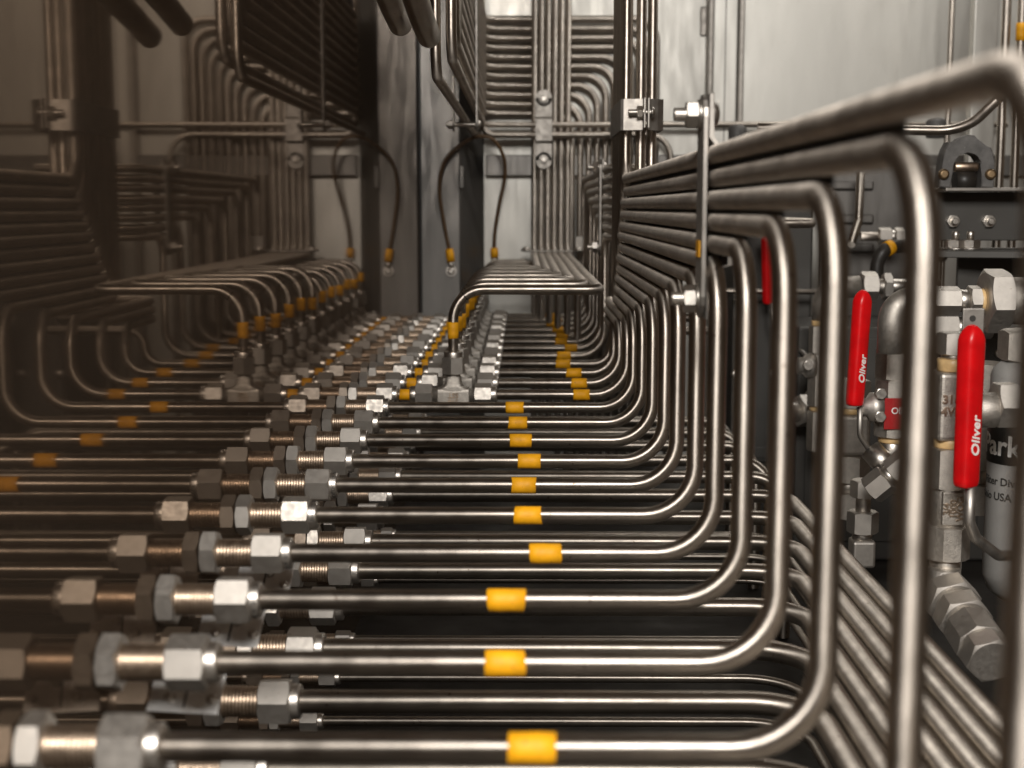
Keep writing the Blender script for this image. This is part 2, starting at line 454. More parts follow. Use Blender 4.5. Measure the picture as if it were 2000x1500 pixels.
for i in range(-2, 22):
    D = rowD(i) + random.uniform(-2.0, 2.0); n = i + 2
    which = ORD[n]
    if i >= 0: bulkhead(F1, D, Z1, f'hex bulkhead fitting on the polished side sheet, upper row, {ORD[i]} from the camera', 'upper row of bulkhead fittings')
    x0 = XM + F1.end - 4 if i >= 0 else XM + .5
    rr_ = 6.35
    # the long bent tube
    if i <= 9:
        zs = 34 - 14.3 * n; de = 1720 + 14.3 * n
        pts = [(x0, D, Z1), (XV, D, Z1), (XV, D, zs), (XV, de, zs), (XV, de, 760)]
        lab = f'long steel tube with yellow band rising into the side stack, {which} from the camera'
    elif i <= 13:
        zs = -138 - 14.3 * (i - 10)
        pts = [(TEE_X + 50, D, Z1), (XV, D, Z1), (XV, D, zs), (XV, 2075, zs), (XV + 150, 2075, zs)] if i < 13 else [(TEE_X + 50, D, Z1), (XV, D, Z1), (XV, D, zs), (XV + 150, D, zs)]
        lab = f'yellow banded tube leaving a tee to the right, {ORD[i - 10]} tee row from the camera'
    else:
        zs = 56 - 14.3 * (21 - i)
        pts = [(TEE_X + 50, D, Z1), (XV, D, Z1), (XV, D, zs), (XV, 2010, zs), (XV + 150, 2010, zs)]
        lab = f'yellow banded tube leaving a tee to the right, {ORD[i - 10]} tee row from the camera'
    jx, jz = random.uniform(-1.3, 1.3), random.uniform(-.9, .9)
    pts = [pts[0]] + [(p[0] + jx, p[1] + (0 if q_ < 2 else jz), p[2] + (0 if q_ < 1 else jz)) for q_, p in enumerate(pts[1:])]
    t = tube('bent_tube', pts, rr_, [38, 38, 34] if i <= 9 else [40, 34, 30] if i != 13 else [40, 30], 'tube', lab, 'tube', 'yellow banded tubes of the upper layer')
    depth = D * math.cos(R(PITCH)) + 230 * math.sin(R(PITCH))
    txm = (TAPE_PX[i] - 1020) / FPX * depth
    hl = random.uniform(9.8, 11.2)
    band('tape_band', t, (txm - hl, D, Z1), (txm + hl, D, Z1), rr_ + .55, 'tape')
    if i >= 10:
        k = i - 10
        # jumper between bulkhead fitting and tee
        j = tube('jumper_tube', [(x0, D, Z1), (TEE_X - 46, D, Z1)], rr_, 1, 'tube', f'short yellow banded tube joining bulkhead fitting and tee, {ORD[k]} from the camera', 'tube', 'short jumper tubes')
        band('tape_band', j, (-150 + random.uniform(-2, 2), D, Z1), (-135.5, D, Z1), rr_ + .55, 'tape')
        e = empty('tee_fitting', (TEE_X, D, Z1), f'forged steel tee fitting with three hex nuts, {ORD[k]} from the camera', 'fitting', 'tee fittings in a row')
        tb = place('tee_body', TEE, e)
        if k < 3:
            for q, me in enumerate(tee_txt):
                place('lettering', me, tb, (0, -10.6, -5.5 + 7.5 * q - 1.5), (R(90), R(180), 0))
        for rz, nm, cm, rot in ((0, TN, TC, (random.uniform(0, 6.28), 0, 0)), (1, TN, TC, (random.uniform(0, 6.28), 0, R(180)))):
            nn = place('tube_nut', nm, e, (0, 0, 0), rot); place('collar', cm, nn)
        nn = place('tube_nut', TNv, e, (0, 0, 0), (0, R(-90), random.uniform(0, 6.28))); place('collar', TCv, nn)
        # branch tube
        zb = -100 if k < 6 else -115
        xe = 95 - 14 * k if k < 6 else 95 - 14 * (k - 6)
        if k < 6:
            pts = [(TEE_X, D, Z1 + 46), (TEE_X, D, zb), (xe, D, zb), (xe, 2912, zb), (xe, 2912, 800)]
            rad = [38, 18, 26]
        else:
            pts = [(TEE_X, D, Z1 + 46), (TEE_X, D, zb), (xe, D, zb), (xe, D, -480)]
            rad = [38, 26]
        bt = tube('branch_tube', pts, 6.35, rad, 'tube', f'arched steel branch tube with yellow band above its tee, {ORD[k]} from the camera', 'tube', 'branch tubes rising from the tees')
        zt = -159 + random.uniform(-8, 3)
        band('tape_band', bt, (TEE_X, D, zt), (TEE_X, D, zt + 20), 6.9, 'tape')
        if k < 5:
            cx = TEE_X + 38; an = R(128 + k * 3)
            pc = Vector((cx + 38 * math.cos(an), D, zb - 38 + 38 * math.sin(an))); td = Vector((math.sin(an), 0, -math.cos(an)))
            band('marker_line', bt, pc - td * .7, pc + td * .7, 6.55, 'ink')

# lettering on the collars of the mid rows
for o in list(C.objects):
    if o.name.startswith('collar') and o.parent and o.parent.parent:
        g = o.parent.parent
        if g.get('group') == 'upper row of bulkhead fittings' and 0.75 < g.location.y < 1.8:
            l = place('lettering', ring_me, o.parent, (57.8, 0, 0), (random.uniform(-.6, .6), 0, 0))

# ------------------------------------------------------------------ lower layers
for j in range(-2, 13):
    D = 782 + 112 * j + random.uniform(-2, 2); Z = -333
    if j >= 0: bulkhead(F2, D, Z, f'large hex bulkhead fitting on the side sheet, middle row, {ORD[j]} from the camera', 'middle row of bulkhead fittings')
    xs = XM + (58 if j >= 0 else .5)
    x = 178 + 18.6 * j
    if j <= 7: pts = [(xs, D, Z), (x, D, Z), (x, -260, Z)]
    else: pts = [(xs, D, Z), (330, D, Z), (330, D, FLOOR + 2)]
    tube('lower_tube', pts, 8.0, 46, 'tube_dull', (f'thick plain tube turning toward the camera at lower right, {ORD[j + 2]} slanting run from the left' if j <= 7 else f'thick plain middle layer tube turning down behind the uprights, {ORD[j - 8]} from the camera'), 'tube', 'plain tubes of the middle layer', seg=12)
for j in range(1, 9):
    D = 1006 + 112 * j + random.uniform(-4, 4); Z = -434
    bulkhead(F3, D, Z, f'small hex bulkhead fitting low on the side sheet, bottom row, {ORD[j - 1]} from the camera', 'bottom row of bulkhead fittings')
    x = 222 + 16 * j
    pts = [(XM + 40, D, Z), (x, D, Z), (x, -260, Z)]
    tube('thin_tube', pts, 4.25, 50, 'tube_dull', f'thin steel tube of the bottom layer turning at right, {ORD[j - 1]} from the camera', 'tube', 'thin tubes of the bottom layer', n=14, seg=10)
# identity plates hung under the nearest fittings
for i in range(0, 4):
    D = rowD(i) + 56
    e = empty('identity_plate', (XM + 14, rowD(i) + 44, Z1 - 27), f'small tilted aluminium plate under the upper fittings, {ORD[i]} from the camera', 'plate', 'identity plates under the fittings')
    e.rotation_euler = (R(48), R(0), R(-8))
    MB().box((0, -16, 0), (40, 16, 1.4), .5).build('plate', 'alu', e)
    for q in range(3):
        MB().lathe([(0, 3.2), (2.2, 3.0), (3.2, 1.5)], 12, rotY).build('screw', 'bolt', e, (12 + 12 * q, -8 + 9 * (q % 2), 1.4))
    MB().box((20, -13, 1.4), (21.2, 6, 1.7)).build('engraved_line', 'ink', e)

# ------------------------------------------------------------------ hardware helpers
def bolt_set(parent, axis_mtx, length, d=10, nut_at=None, washer=True, head=True):
    """bolt along local X of axis_mtx: button head at 0, nut near the other end"""
    b = MB().lathe([(-d * .55, d * .35), (-d * .45, d * .7), (-d * .1, d * .92), (0, d * .92)], 20, axis_mtx) if head else MB()
    b.lathe(thread_prof(0, length, d * .5, 1.6, .5), 16, axis_mtx)
    o = b.build('bolt', 'bolt', parent)
    na = nut_at if nut_at is not None else length - d * 1.3
    MB().hexnut(na, na + d * .85, d * 1.7, axis_mtx @ Matrix.Rotation(random.uniform(0, 1), 4, 'X')).build('nut', 'bolt', parent)
    if washer: MB().lathe([(na - 2.2, d * 1.05), (na - .1, d * 1.05)], 24, axis_mtx).build('washer', 'bolt', parent)
    return o
def round_strip(w, h, n=8):
    """rounded-end strip outline, width w (x) height h (y), centred"""
    out = []; r = w / 2
    for k in range(n + 1): an = math.pi * k / n; out.append((r * math.cos(an), h / 2 - r + r * math.sin(an)))
    for k in range(n + 1): an = math.pi + math.pi * k / n; out.append((r * math.cos(an), -h / 2 + r + r * math.sin(an)))
    return out
# strip standing in the YZ plane, thickness along X
YZ = Matrix(((0, 0, 1, 0), (1, 0, 0, 0), (0, 1, 0, 0), (0, 0, 0, 1)))

def stack_clamp(loc, half, width, inner, label, tubes_z, tape=False):
    """two strips either side of a stack of tubes running along Y"""
    e = empty('stack_clamp', loc, label, 'clamp')
    out = round_strip(width, half * 2)
    MB().prism(out, -inner - 3.5, -inner, YZ, .5).build('clamp_strip', 'plate', e)
    # right strip: lies against the left one at its ends, stepped out round the tubes
    g0, g1 = -inner + .4, inner + .3
    ln = [(g0, half), (g0, half - width * .95), (g0 + 4, half - width * 1.12), (g1, half - width * 1.2), (g1, -half + width * 1.2), (g0 + 4, -half + width * 1.12), (g0, -half + width * .95), (g0, -half)]
    th = 3.0
    ol = ln + [(x + th, z) for x, z in reversed(ln)]
    MB().prism(ol, -width / 2 + 1, width / 2 - 1, Matrix.Rotation(R(90), 4, 'X'), .4).build('clamp_strip', 'plate', e)
    for s in (1, -1):
        mx = Matrix.Translation((g0 + th + .2, 0, s * (half - width / 2 + 2))) @ Matrix.Rotation(R(180), 4, 'Z')
        bolt_set(e, mx, 25, 9.5, nut_at=9)
    for z in tubes_z:
        MB().box((-inner + .3, -width / 2 + 2, z - 1.1), (inner - .3, width / 2 - 2, z + 1.1), .3).build('liner_rib', 'plate', e)
    return e
c1 = stack_clamp((XV, 925, 0), 74, 30, 7.2, 'upright bolted strip clamp gripping the side stack of tubes nearest the camera', [])
MB().box((-11.4, -9, -33), (-10.8, 9, -22), 0).build('tape_patch', 'tape', c1)
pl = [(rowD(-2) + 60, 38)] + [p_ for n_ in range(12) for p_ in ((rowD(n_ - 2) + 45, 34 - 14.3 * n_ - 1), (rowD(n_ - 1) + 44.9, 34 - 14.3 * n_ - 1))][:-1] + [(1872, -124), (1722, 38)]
o = MB().prism([(y - 400, z) for y, z in pl], 0, .8, YZ).build('gap_shade_sheet', 'black', None, (XV + 6.6, 400, 0))  # added black sheet, makes the gaps between the stacked tubes read as shade
tag(o, 'thin black sheet added to darken the gaps behind the side stack of tubes', 'sheet')
stack_clamp((XV, 2140, 0), 74, 30, 7.2, 'upright bolted strip clamp on the far tube stack behind the vertical bundle', [])

# ------------------------------------------------------------------ extra vertical pair and band clamp on the vertical bundle
for q, (x, px) in enumerate(((147, 'left'), (162, 'right'))):
    tube('vertical_tube', [(x, 1735 + 12 * q, 760), (x, 1735 + 12 * q, -20), (x + 210, 1735 + 12 * q, -20), (x + 210, 2500, -20)], 6.35, 34, 'tube',
         f'bright vertical tube, {px} one of the pair beside the bundled risers', 'tube')
e = empty('bundle_clamp', (XV, 1712, 112), 'folded strap clamp with bolt round the vertical tube bundle', 'clamp')
MB().box((-9.5, -12, -19), (-7.2, 180, 19), .6).build('strap_side', 'plate', e)
MB().box((41, -6, -19), (43.2, 180, 19), .6).build('strap_side', 'plate', e)
MB().prism([(-9.5, -12), (-9.4, -14), (-6, -16), (17, -19), (17, -17), (-6, -14), (-7.2, -12)], -19, 19, None, .4).build('strap_front', 'plate', e)
MB().prism([(24, -19), (36, -13), (43.2, -8), (43.2, -5.5), (36, -10.5), (24, -16.8)], -19, 19, None, .4).build('strap_front', 'plate', e)
MB().box((17.2, -34, -17), (19.4, -16.8, 19), .6).build('flange', 'plate', e)
MB().box((22, -34, -17), (24.2, -16.8, 19), .6).build('flange', 'plate', e)
bolt_set(e, Matrix.Translation((27, -26, 2)) @ Matrix.Rotation(R(180), 4, 'Z'), 28, 8, nut_at=11)

# ------------------------------------------------------------------ overhead stack and back wall tubes
XB = -82.0
for k in range(11):
    z = 196 + 19.4 * k; D0 = 1665 + 20 * k; xv = 104.6 + 17.6 * k
    tube('wall_tube', [(XB, D0, 780), (XB, D0, z), (XB, 2938, z), (xv, 2938, z), (xv, 2938, FLOOR + 2)], 7.9, [34, 30, 46], 'tube',
         f'tube crossing the back wall and bending down, {ORD[k]} from the bottom of the nested set', 'tube', 'nested tubes on the back wall', n=16)
tube('overhead_tube', [(-82, 1612, 780), (-82, 1612, 171), (-82, 2905, 171), (1010, 2905, 171)], 6.35, [34, 32], 'tube',
     'tube dropping overhead then crossing the back wall, upper of the clipped pair', 'tube')
tube('overhead_tube', [(-100, 1612, 780), (-100, 1612, 151), (-100, 2905, 151), (310, 2905, 151), (310, 2905, FLOOR + 2)], 6.35, [34, 32, 50], 'tube',
     'tube dropping overhead then crossing the back wall, lower of the clipped pair', 'tube')
tube('overhead_tube', [(-84, 2884, 780), (-84, 2884, 149), (180, 2884, 149), (180, 2930, 149)], 6.9, [26, 14], 'tube', 'single vertical tube right of the overhead stack', 'tube')
thing_box('stack_shade_sheet', (XB - .6, 1690, 188), (XB + .6, 2895, 420), 'black', 'added thin black sheet darkening the gaps of the overhead tube stack', 'sheet', 0)  # added filler: keeps the bright wall from showing between the overhead tubes
# clamp on the overhead stack
e = empty('stack_clamp', (XB, 2235, 165), 'long strip clamp with lower bolt on the overhead tube stack', 'clamp')
MB().prism(round_strip(26, 330), 7.4, 10.4, Matrix.Translation((0, 0, 120)) @ YZ, .5).build('clamp_strip', 'plate', e)
MB().prism(round_strip(26, 330), -30, -27, Matrix.Translation((0, 0, 120)) @ YZ, .5).build('clamp_strip', 'plate', e)
bolt_set(e, Matrix.Translation((11, 0, -33)) @ Matrix.Rotation(R(180), 4, 'Z'), 52, 8, nut_at=41.5)
# clip over the pair on the back wall
cz = (171 + 151) / 2
pc = at(1062, 255, 2893)
e = empty('tube_clip', (pc.x, 2897, cz), 'flat upright clip with two bolts over the paired wall tubes', 'clip')
w_ = 17
sec = [(-64, 0), (-28, 0), (-24, -22), (20, -22), (26, 0), (64, 0)]
mb = MB()
outl = []
for (za, ya), (zb_, yb) in zip(sec[:-1], sec[1:]):
    mb.add([(-w_, ya - 1.5, za), (w_, ya - 1.5, za), (w_, yb - 1.5, zb_), (-w_, yb - 1.5, zb_), (-w_, ya + 1.2, za), (w_, ya + 1.2, za), (w_, yb + 1.2, zb_), (-w_, yb + 1.2, zb_)],
           [[0, 1, 2, 3], [7, 6, 5, 4], [0, 4, 5, 1], [1, 5, 6, 2], [2, 6, 7, 3], [3, 7, 4, 0]])
for s in (1, -1):
    mb.lathe([(0, w_), (2.7, w_)], 28, Matrix.Translation((0, -1.5, s * 64)) @ Matrix.Rotation(R(90), 4, 'Z'))
mb.build('clip_plate', 'plate', e)
for s in (1, -1):
    mx = Matrix.Translation((0, -1.5, s * 62)) @ Matrix.Rotation(R(-90), 4, 'Z')
    b = MB().lathe([(0, 10), (1.6, 10)], 24, mx).build('washer', 'plate', e)
    MB().hexnut(1.6, 9, 14, mx).build('nut', 'fit', e)
    MB().lathe([(9, 4.6), (13, 4.6), (14, 3.8)], 16, mx).build('bolt', 'bolt', e)
# bracket holding the rack of branch tubes to the wall
e = empty('rack_bracket', (60, 2868, -92), 'flat bar bracket with two bolts across the rack of branch tubes', 'bracket')
MB().box((-62, -6, 0), (64, 16, 3), .8).build('bar', 'plate', e)
MB().box((50, -4, 3.2), (92, 12, 32), 1).build('angle', 'plate', e)
for x in (-52, 56):
    MB().lathe([(0, 12), (2, 12)], 24, Matrix.Translation((x, -2 if x < 0 else -14, 3)) @ rotY).build('washer', 'bolt', e)
    MB().lathe([(2, 8.5), (5, 8.2), (7.5, 5), (8, 2)], 20, Matrix.Translation((x, -2 if x < 0 else -14, 3)) @ rotY).build('bolt', 'bolt', e)

# two thick rods ending overhead
for q, (x, z, D1) in enumerate(((-86, 156, 1290), (-113, 168, 1300))):
    o0 = Vector((x, D1, z)); pth = [Vector((0, 0, 0)), Vector((0, -.8, 0.1)), Vector((-2, -60, 8)), Vector((-14, -900, 120))]
    o = MB().sweep([p for p in pth], [9.8, 11, 11, 11], 28).build('overhead_rod', 'tube', None, o0)
    tag(o, ('thick steel rod end hanging overhead, lower right of the two', 'thick steel rod end hanging overhead, upper left of the two')[q], 'rod')

# ------------------------------------------------------------------ looped cable on the corner post
def spline(pts, n=8):
    pts = [Vector(p) for p in pts]; out = []
    ext = [pts[0] * 2 - pts[1]] + pts + [pts[-1] * 2 - pts[-2]]
    for k in range(1, len(ext) - 2):
        p0, p1, p2, p3 = ext[k - 1:k + 3]
        for s in range(n):
            t = s / n
            out.append(0.5 * ((2 * p1) + (p2 - p0) * t + (2 * p0 - 5 * p1 + 4 * p2 - p3) * t * t + (3 * p1 - p0 - 3 * p2 + p3) * t ** 3))
    out.append(pts[-1]); return out
base = at(881, 525, 2868)
e = empty('earthing_cable', base, 'dark brown looped cable with yellow sleeved ends bolted to the corner post', 'cable')
cp = [(877, 488), (866, 430), (858, 370), (866, 320), (893, 288), (928, 268), (962, 272), (983, 305), (986, 345), (975, 400), (967, 450), (965, 488)]
dd = [2868, 2862, 2855, 2850, 2850, 2852, 2856, 2870, 2890, 2915, 2935, 2945]
path = spline([at(p[0], p[1], d) - base for p, d in zip(cp, dd)])
MB().sweep(path, 3.9, 14).build('cable', 'cable', e)
for k, (pa, pb, d) in enumerate((((877, 486), (881, 511), 2868), ((965, 484), (966, 503), 2945))):
    a = at(*pa, d) - base; b = at(*pb, d) - base
    MB().sweep([a, a * .5 + b * .5, b], [7.6, 8.6, 8.2], 16).build('sleeve', 'tape', e)
    c = b + Vector((0, 4, -14))
    MB().sweep([b, c], [6, 5], 14).build('lug_neck', 'bolt', e)
    mx = Matrix.Translation(c + Vector((0, -2 if k == 0 else 2, -6))) @ Matrix.Rotation(R(-90), 4, 'Z')
    MB().lathe([(-8, 11), (0, 11)], 20, mx).build('lug_ring', 'bolt', e)
    MB().lathe([(0, 8), (4, 7.5), (6, 4)], 20, mx).build('bolt', 'bolt', e)

# ------------------------------------------------------------------ right hand equipment
def mm_of(px, D): return px * D / FPX
XAX = Matrix.Identity(4)
def rotm(v):        # local X -> direction v
    return Vector((1, 0, 0)).rotation_difference(Vector(v)).to_matrix().to_4x4()
DN = rotm((0, 0, -1)) if False else Matrix.Rotation(R(90), 4, 'Y')    # local X -> -Z

def stack_column(e, segs, mtx, spin=0.3):
    """coaxial pieces along local X: (name, kind, x0, x1, size, material)"""
    for nm, kd, x0, x1, sz, mat in segs:
        m2 = mtx @ Matrix.Rotation(spin + random.uniform(-.1, .1), 4, 'X')
        if kd == 'hex': MB().hexnut(x0, x1, sz, m2).build(nm, mat, e)
        elif kd == 'oct': MB().hexnut(x0, x1, sz, m2, sides=8).build(nm, mat, e)
        elif kd == 'sq': MB().box((x0, -sz / 2, -sz / 2), (x1, sz / 2, sz / 2), sz * .13, mtx, 3).build(nm, mat, e)
        elif kd == 'ring': MB().lathe([(x0, sz * .46), (x0 + .8, sz * .5), ((x0 + x1) / 2, sz * .485), (x1 - .8, sz * .5), (x1, sz * .46)], 28, mtx).build(nm, mat, e)
        else: MB().lathe([(x0, sz * .47), (x0 + 1, sz * .5), (x1 - 1, sz * .5), (x1, sz * .47)], 28, mtx).build(nm, mat, e)

def grip(parent, L, wd, th, loc, rot, text=True):
    """vinyl sleeve of a lever handle, hanging down local -Z from loc"""
    def sec(z, hw, ht, n=24, e=3.4):
        out = []
        for a in range(n):
            an = 2 * math.pi * a / n; c, s_ = math.cos(an), math.sin(an)
            out.append((hw * math.copysign(abs(c) ** (2 / e), c), ht * math.copysign(abs(s_) ** (2 / e), s_), z))
        return out
    hw, ht = wd / 2, th / 2
    zs = [(0, .10, .18), (-1.2, .32, .45), (-4, .58, .75), (-8, .82, .93), (-12, .97, 1), (-16, 1, 1), (-L * .5, .98, .97), (-L + 6, .97, .95), (-L + 2, .92, .9), (-L + .4, .8, .8), (-L, .68, .7)]
    h = MB().loft([sec(z, hw * a, ht * b) for z, a, b in zs]).build('handle', 'red', parent, loc, rot)
    if text:
        me = text_mesh('Oliver', wd * .62, 'white', 0.25, 'CENTER', 0.25, 0.25)
        place('lettering', me, h, (0, -ht * .985, -L * .68), (R(90), R(-90), 0))
        me2 = text_mesh('www.valves', wd * .2, 'white', 0.2) if False else None
    return h

# --- front valve column (D about 1150)
D = 1150; k = D / FPX
base = at(1846, 1110, D)
e = empty('ball_valve', base, 'large ball valve column with long red lever handle at far right', 'valve')
def zz(py): return (1110 - py) * k * 1.0
UP = rotY
stack_column(e, [
    ('end_stub', 'cyl', zz(1112), zz(1088), 62 * k, 'bolt'),
    ('hex_end', 'oct', zz(1088), zz(1020), 84 * k, 'cast'),
    ('valve_neck', 'cyl', zz(1022), zz(938), 66 * k, 'cast'),
    ('hex_collar', 'hex', zz(946), zz(864), 72 * k, 'cast'),
    ('seal_ring', 'ring', zz(864), zz(846), 66 * k, 'ptfe'),
    ('valve_body', 'sq', zz(848), zz(712), 72 * k, 'cast'),
    ('seal_ring', 'ring', zz(712), zz(688), 64 * k, 'ptfe'),
    ('cap_stub', 'cyl', zz(690), zz(678), 50 * k, 'bolt'),
    ('hex_cap', 'hex', zz(680), zz(636), 58 * k, 'fit')], UP, 0.35)
vb = [o for o in e.children if o.name.startswith('valve_body')][0]
for q, s in enumerate(('316', '4V4')):
    place('lettering', text_mesh(s, 10, 'thread', .8, bold=.35), vb, (-5.5, -36 * k - .2, zz(765 + 24 * q)), (R(90), 0, 0))
vn = [o for o in e.children if o.name.startswith('valve_neck')][0]
MB().box((-9, -33.5 * k - 1.5, zz(1014)), (9, -20 * k, zz(948)), .8).build('name_boss', 'cast', vn)
for q, s in enumerate(('3/4', '1000', 'WOG')):
    place('lettering', text_mesh(s, 8.0, 'thread', .8, bold=.25), vn, (-5.5 + 5.6 * q, -33.5 * k - 1.6, zz(981)), (R(90), R(-90), 0))
gt = at(1899, 634, 1105) - base
grip(e, 134, 21, 17, gt, (R(1), R(-1.5), R(33)))
lp = [at(1895, 948, 1108), at(1893, 1020, 1108), at(1905, 1050, 1112), at(1950, 1085, 1120), at(1985, 1085, 1130)]
MB().sweep(fillet([p - base for p in lp], 8, 4), 4.6, 14).build('lever', 'plate', e)
MB().box((-9, -1.5, -16), (9, 1.5, 16), 1).build('lock_plate', 'plate', e, at(1900, 640, 1122) - base)
MB().lathe([(0, 2.6), (.4, 2.6)], 16, Matrix.Rotation(R(90), 4, 'Z')).build('lock_hole', 'ink', e, at(1900, 622, 1120) - base)
MB().lathe([(0, 15), (26, 15), (32, 11), (50, 11)], 24).build('stem', 'cast', e, Vector((10, 0, zz(790))))
MB().hexnut(30, 48, 36, Matrix.Identity(4)).build('stem_nut', 'fit', e, Vector((6, 2, zz(780))))

# --- elbow below it leading to lower right
b2 = at(1843, 1150, 1140)
e = empty('elbow_fitting', b2, 'forged elbow with two hex nuts under the large valve at lower right', 'fitting')
mb = MB(); mb.sweep(fillet([Vector((0, 0, 18)), Vector((0, 0, -6)), Vector((16, -14, -22))], 14, 6), 13.5, 24); mb.build('elbow_body', 'cast', e)
dirv = (at(1925, 1275, 1040) - b2)
Ld = dirv.length; mx = rotm(dirv)
stack_column(e, [('hex_nut', 'hex', 10, 30, 40, 'fit'), ('collar', 'cyl', 30, 38, 33, 'bolt'), ('hex_nut', 'hex', 38, 58, 39, 'fit'), ('collar', 'cyl', 58, 64, 32, 'bolt'), ('body_end', 'oct', 64, 96, 38, 'fit'), ('end_nut', 'hex', 96, 116, 34, 'fit')], mx, 0.5)

# --- elbow and union chain behind the front valve
b3 = at(1740, 690, 1400)
kk = 1400 / FPX
e = empty('elbow_union', b3, 'large elbow with hex union joined toward the right above the red label valve', 'fitting')
mb = MB(); mb.sweep(fillet([Vector((0, 0, 0)), Vector((0, 0, 103 * kk)), Vector((40 * kk, 0, 103 * kk))], 26, 8), 27 * kk, 28)
mb.build('elbow_body', 'cast', e)
mx = Matrix.Translation((0, 0, 103 * kk))
stack_column(e, [('pipe', 'cyl', 30 * kk, 95 * kk, 42 * kk, 'bolt'), ('hex_nut', 'hex', 76 * kk, 128 * kk, 50 * kk, 'fit'), ('collar', 'cyl', 128 * kk, 146 * kk, 44 * kk, 'bolt'),
                 ('hex_nut', 'hex', 146 * kk, 168 * kk, 54 * kk, 'fit'), ('seal_ring', 'ring', 168 * kk, 176 * kk, 48 * kk, 'ptfe'), ('union_nut', 'hex', 176 * kk, 222 * kk, 112 * kk, 'fit'), ('pipe', 'cyl', 222 * kk, 330 * kk, 92 * kk, 'cast')], mx, 0.2)
# --- middle valve (D about 1480)
D = 1480; k = D / FPX
base = at(1742, 900, D)
e = empty('ball_valve', base, 'middle ball valve with red lever handle and red maker label', 'valve')
def zz(py): return (900 - py) * k
stack_column(e, [
    ('end_nut', 'hex', zz(960), zz(900), 62 * k, 'cast'),
    ('neck', 'cyl', zz(902), zz(860), 50 * k, 'bolt'),
    ('seal_ring', 'ring', zz(862), zz(848), 58 * k, 'ptfe'),
    ('valve_body', 'oct', zz(850), zz(736), 72 * k, 'cast'),
    ('hex_collar', 'hex', zz(737), zz(674), 66 * k, 'cast'),
    ('seal_ring', 'ring', zz(674), zz(655), 62 * k, 'ptfe')], rotY, 0.25)
lb = MB().box((-16, -1.2, -17), (24, 0, 17), .5).build('label_plate', 'redlabel', e, (0, -38 * k, zz(800)))
place('lettering', text_mesh('Oliver', 10, 'white', .2, 'CENTER', 0, .15), lb, (4, -1.4, 3), (R(90), 0, 0))
gt = at(1686, 566, 1455) - base
grip(e, 124, 19, 16, gt, (R(1), R(2.5), R(33)))
lp = [at(1680, 794, 1462), at(1679, 850, 1465), at(1700, 882, 1468), at(1712, 890, 1470)]
MB().sweep(fillet([p - base for p in lp], 12, 4), 3.2, 12).build('lever', 'plate', e)
a = at(1700, 878, 1470) - base; b = at(1738, 918, 1455) - base
MB().sweep([a, b], 12.5, 24).build('stem', 'bolt', e)
MB().lathe([(0, 16), (12, 16), (16, 10), (24, 10)], 20, Matrix.Rotation(R(180), 4, 'Z')).build('stop_boss', 'fit', e, (-30 * k, -10, zz(790)))
for q in (760, 805): MB().hexnut(0, 7, 11, Matrix.Rotation(R(-90), 4, 'Z')).build('bolt', 'bolt', e, (-38 * k, -20, zz(q)))

# --- rear valve (D about 1900)
D = 1950; k = D / FPX
base = at(1600, 870, D)
e = empty('ball_valve', base, 'rear ball valve with thin red lever handle seen between upright tubes', 'valve')
def zz(py): return (870 - py) * k
stack_column(e, [
    ('end_nut', 'hex', zz(880), zz(800), 44 * k, 'cast'),
    ('seal_ring', 'ring', zz(800), zz(790), 44 * k, 'ptfe'),
    ('valve_body', 'oct', zz(790), zz(686), 52 * k, 'cast'),
    ('hex_collar', 'hex', zz(686), zz(632), 46 * k, 'cast'),
    ('seal_ring', 'ring', zz(632), zz(622), 44 * k, 'ptfe')], rotY, 0.2)
mb = MB(); mb.sweep(fillet([Vector((0, 0, zz(622))), Vector((0, 0, zz(560))), Vector((70 * k, 0, zz(556)))], 24, 8), 21 * k, 24); mb.build('elbow_body', 'cast', e)
MB().hexnut(0, 22, 38, Matrix.Rotation(R(15), 4, 'X')).build('union_nut', 'fit', e, (72 * k, 0, zz(556)))
MB().hexnut(0, 12, 34, Matrix.Rotation(R(40), 4, 'X')).build('union_nut', 'fit', e, (114 * k, 0, zz(556)))
MB().lathe([(0, 11), (110, 11)], 20).build('pipe', 'bolt', e, (72 * k, 0, zz(556)))
MB().lathe([(0, 17), (14, 17), (18, 12), (26, 12)], 20, Matrix.Rotation(R(180), 4, 'Z')).build('stop_boss', 'fit', e, (-14 * k, -8, zz(710)))
MB().hexnut(0, 9, 13, Matrix.Rotation(R(-90), 4, 'Z')).build('bolt', 'bolt', e, (-34 * k, -22, zz(706)))
D2 = 2250
gt = at(1498, 453, D2) - base
grip(e, 118, 19, 15, gt, (R(1), R(-4), R(30)), False)
lp = [at(1508, 592, D2), at(1510, 622, D2), at(1520, 645, D2 - 10), at(1580, 700, 2000)]
MB().sweep(fillet([p - base for p in lp], 14, 4), 3.4, 12).build('lever', 'plate', e)
a = at(1340, 568, 2260); b = at(1600, 570, 2260)
tube('cross_rod', [a, b], 4.5, 1, 'tube', 'thin horizontal rod passing behind the upright tubes by the rear lever', 'rod')

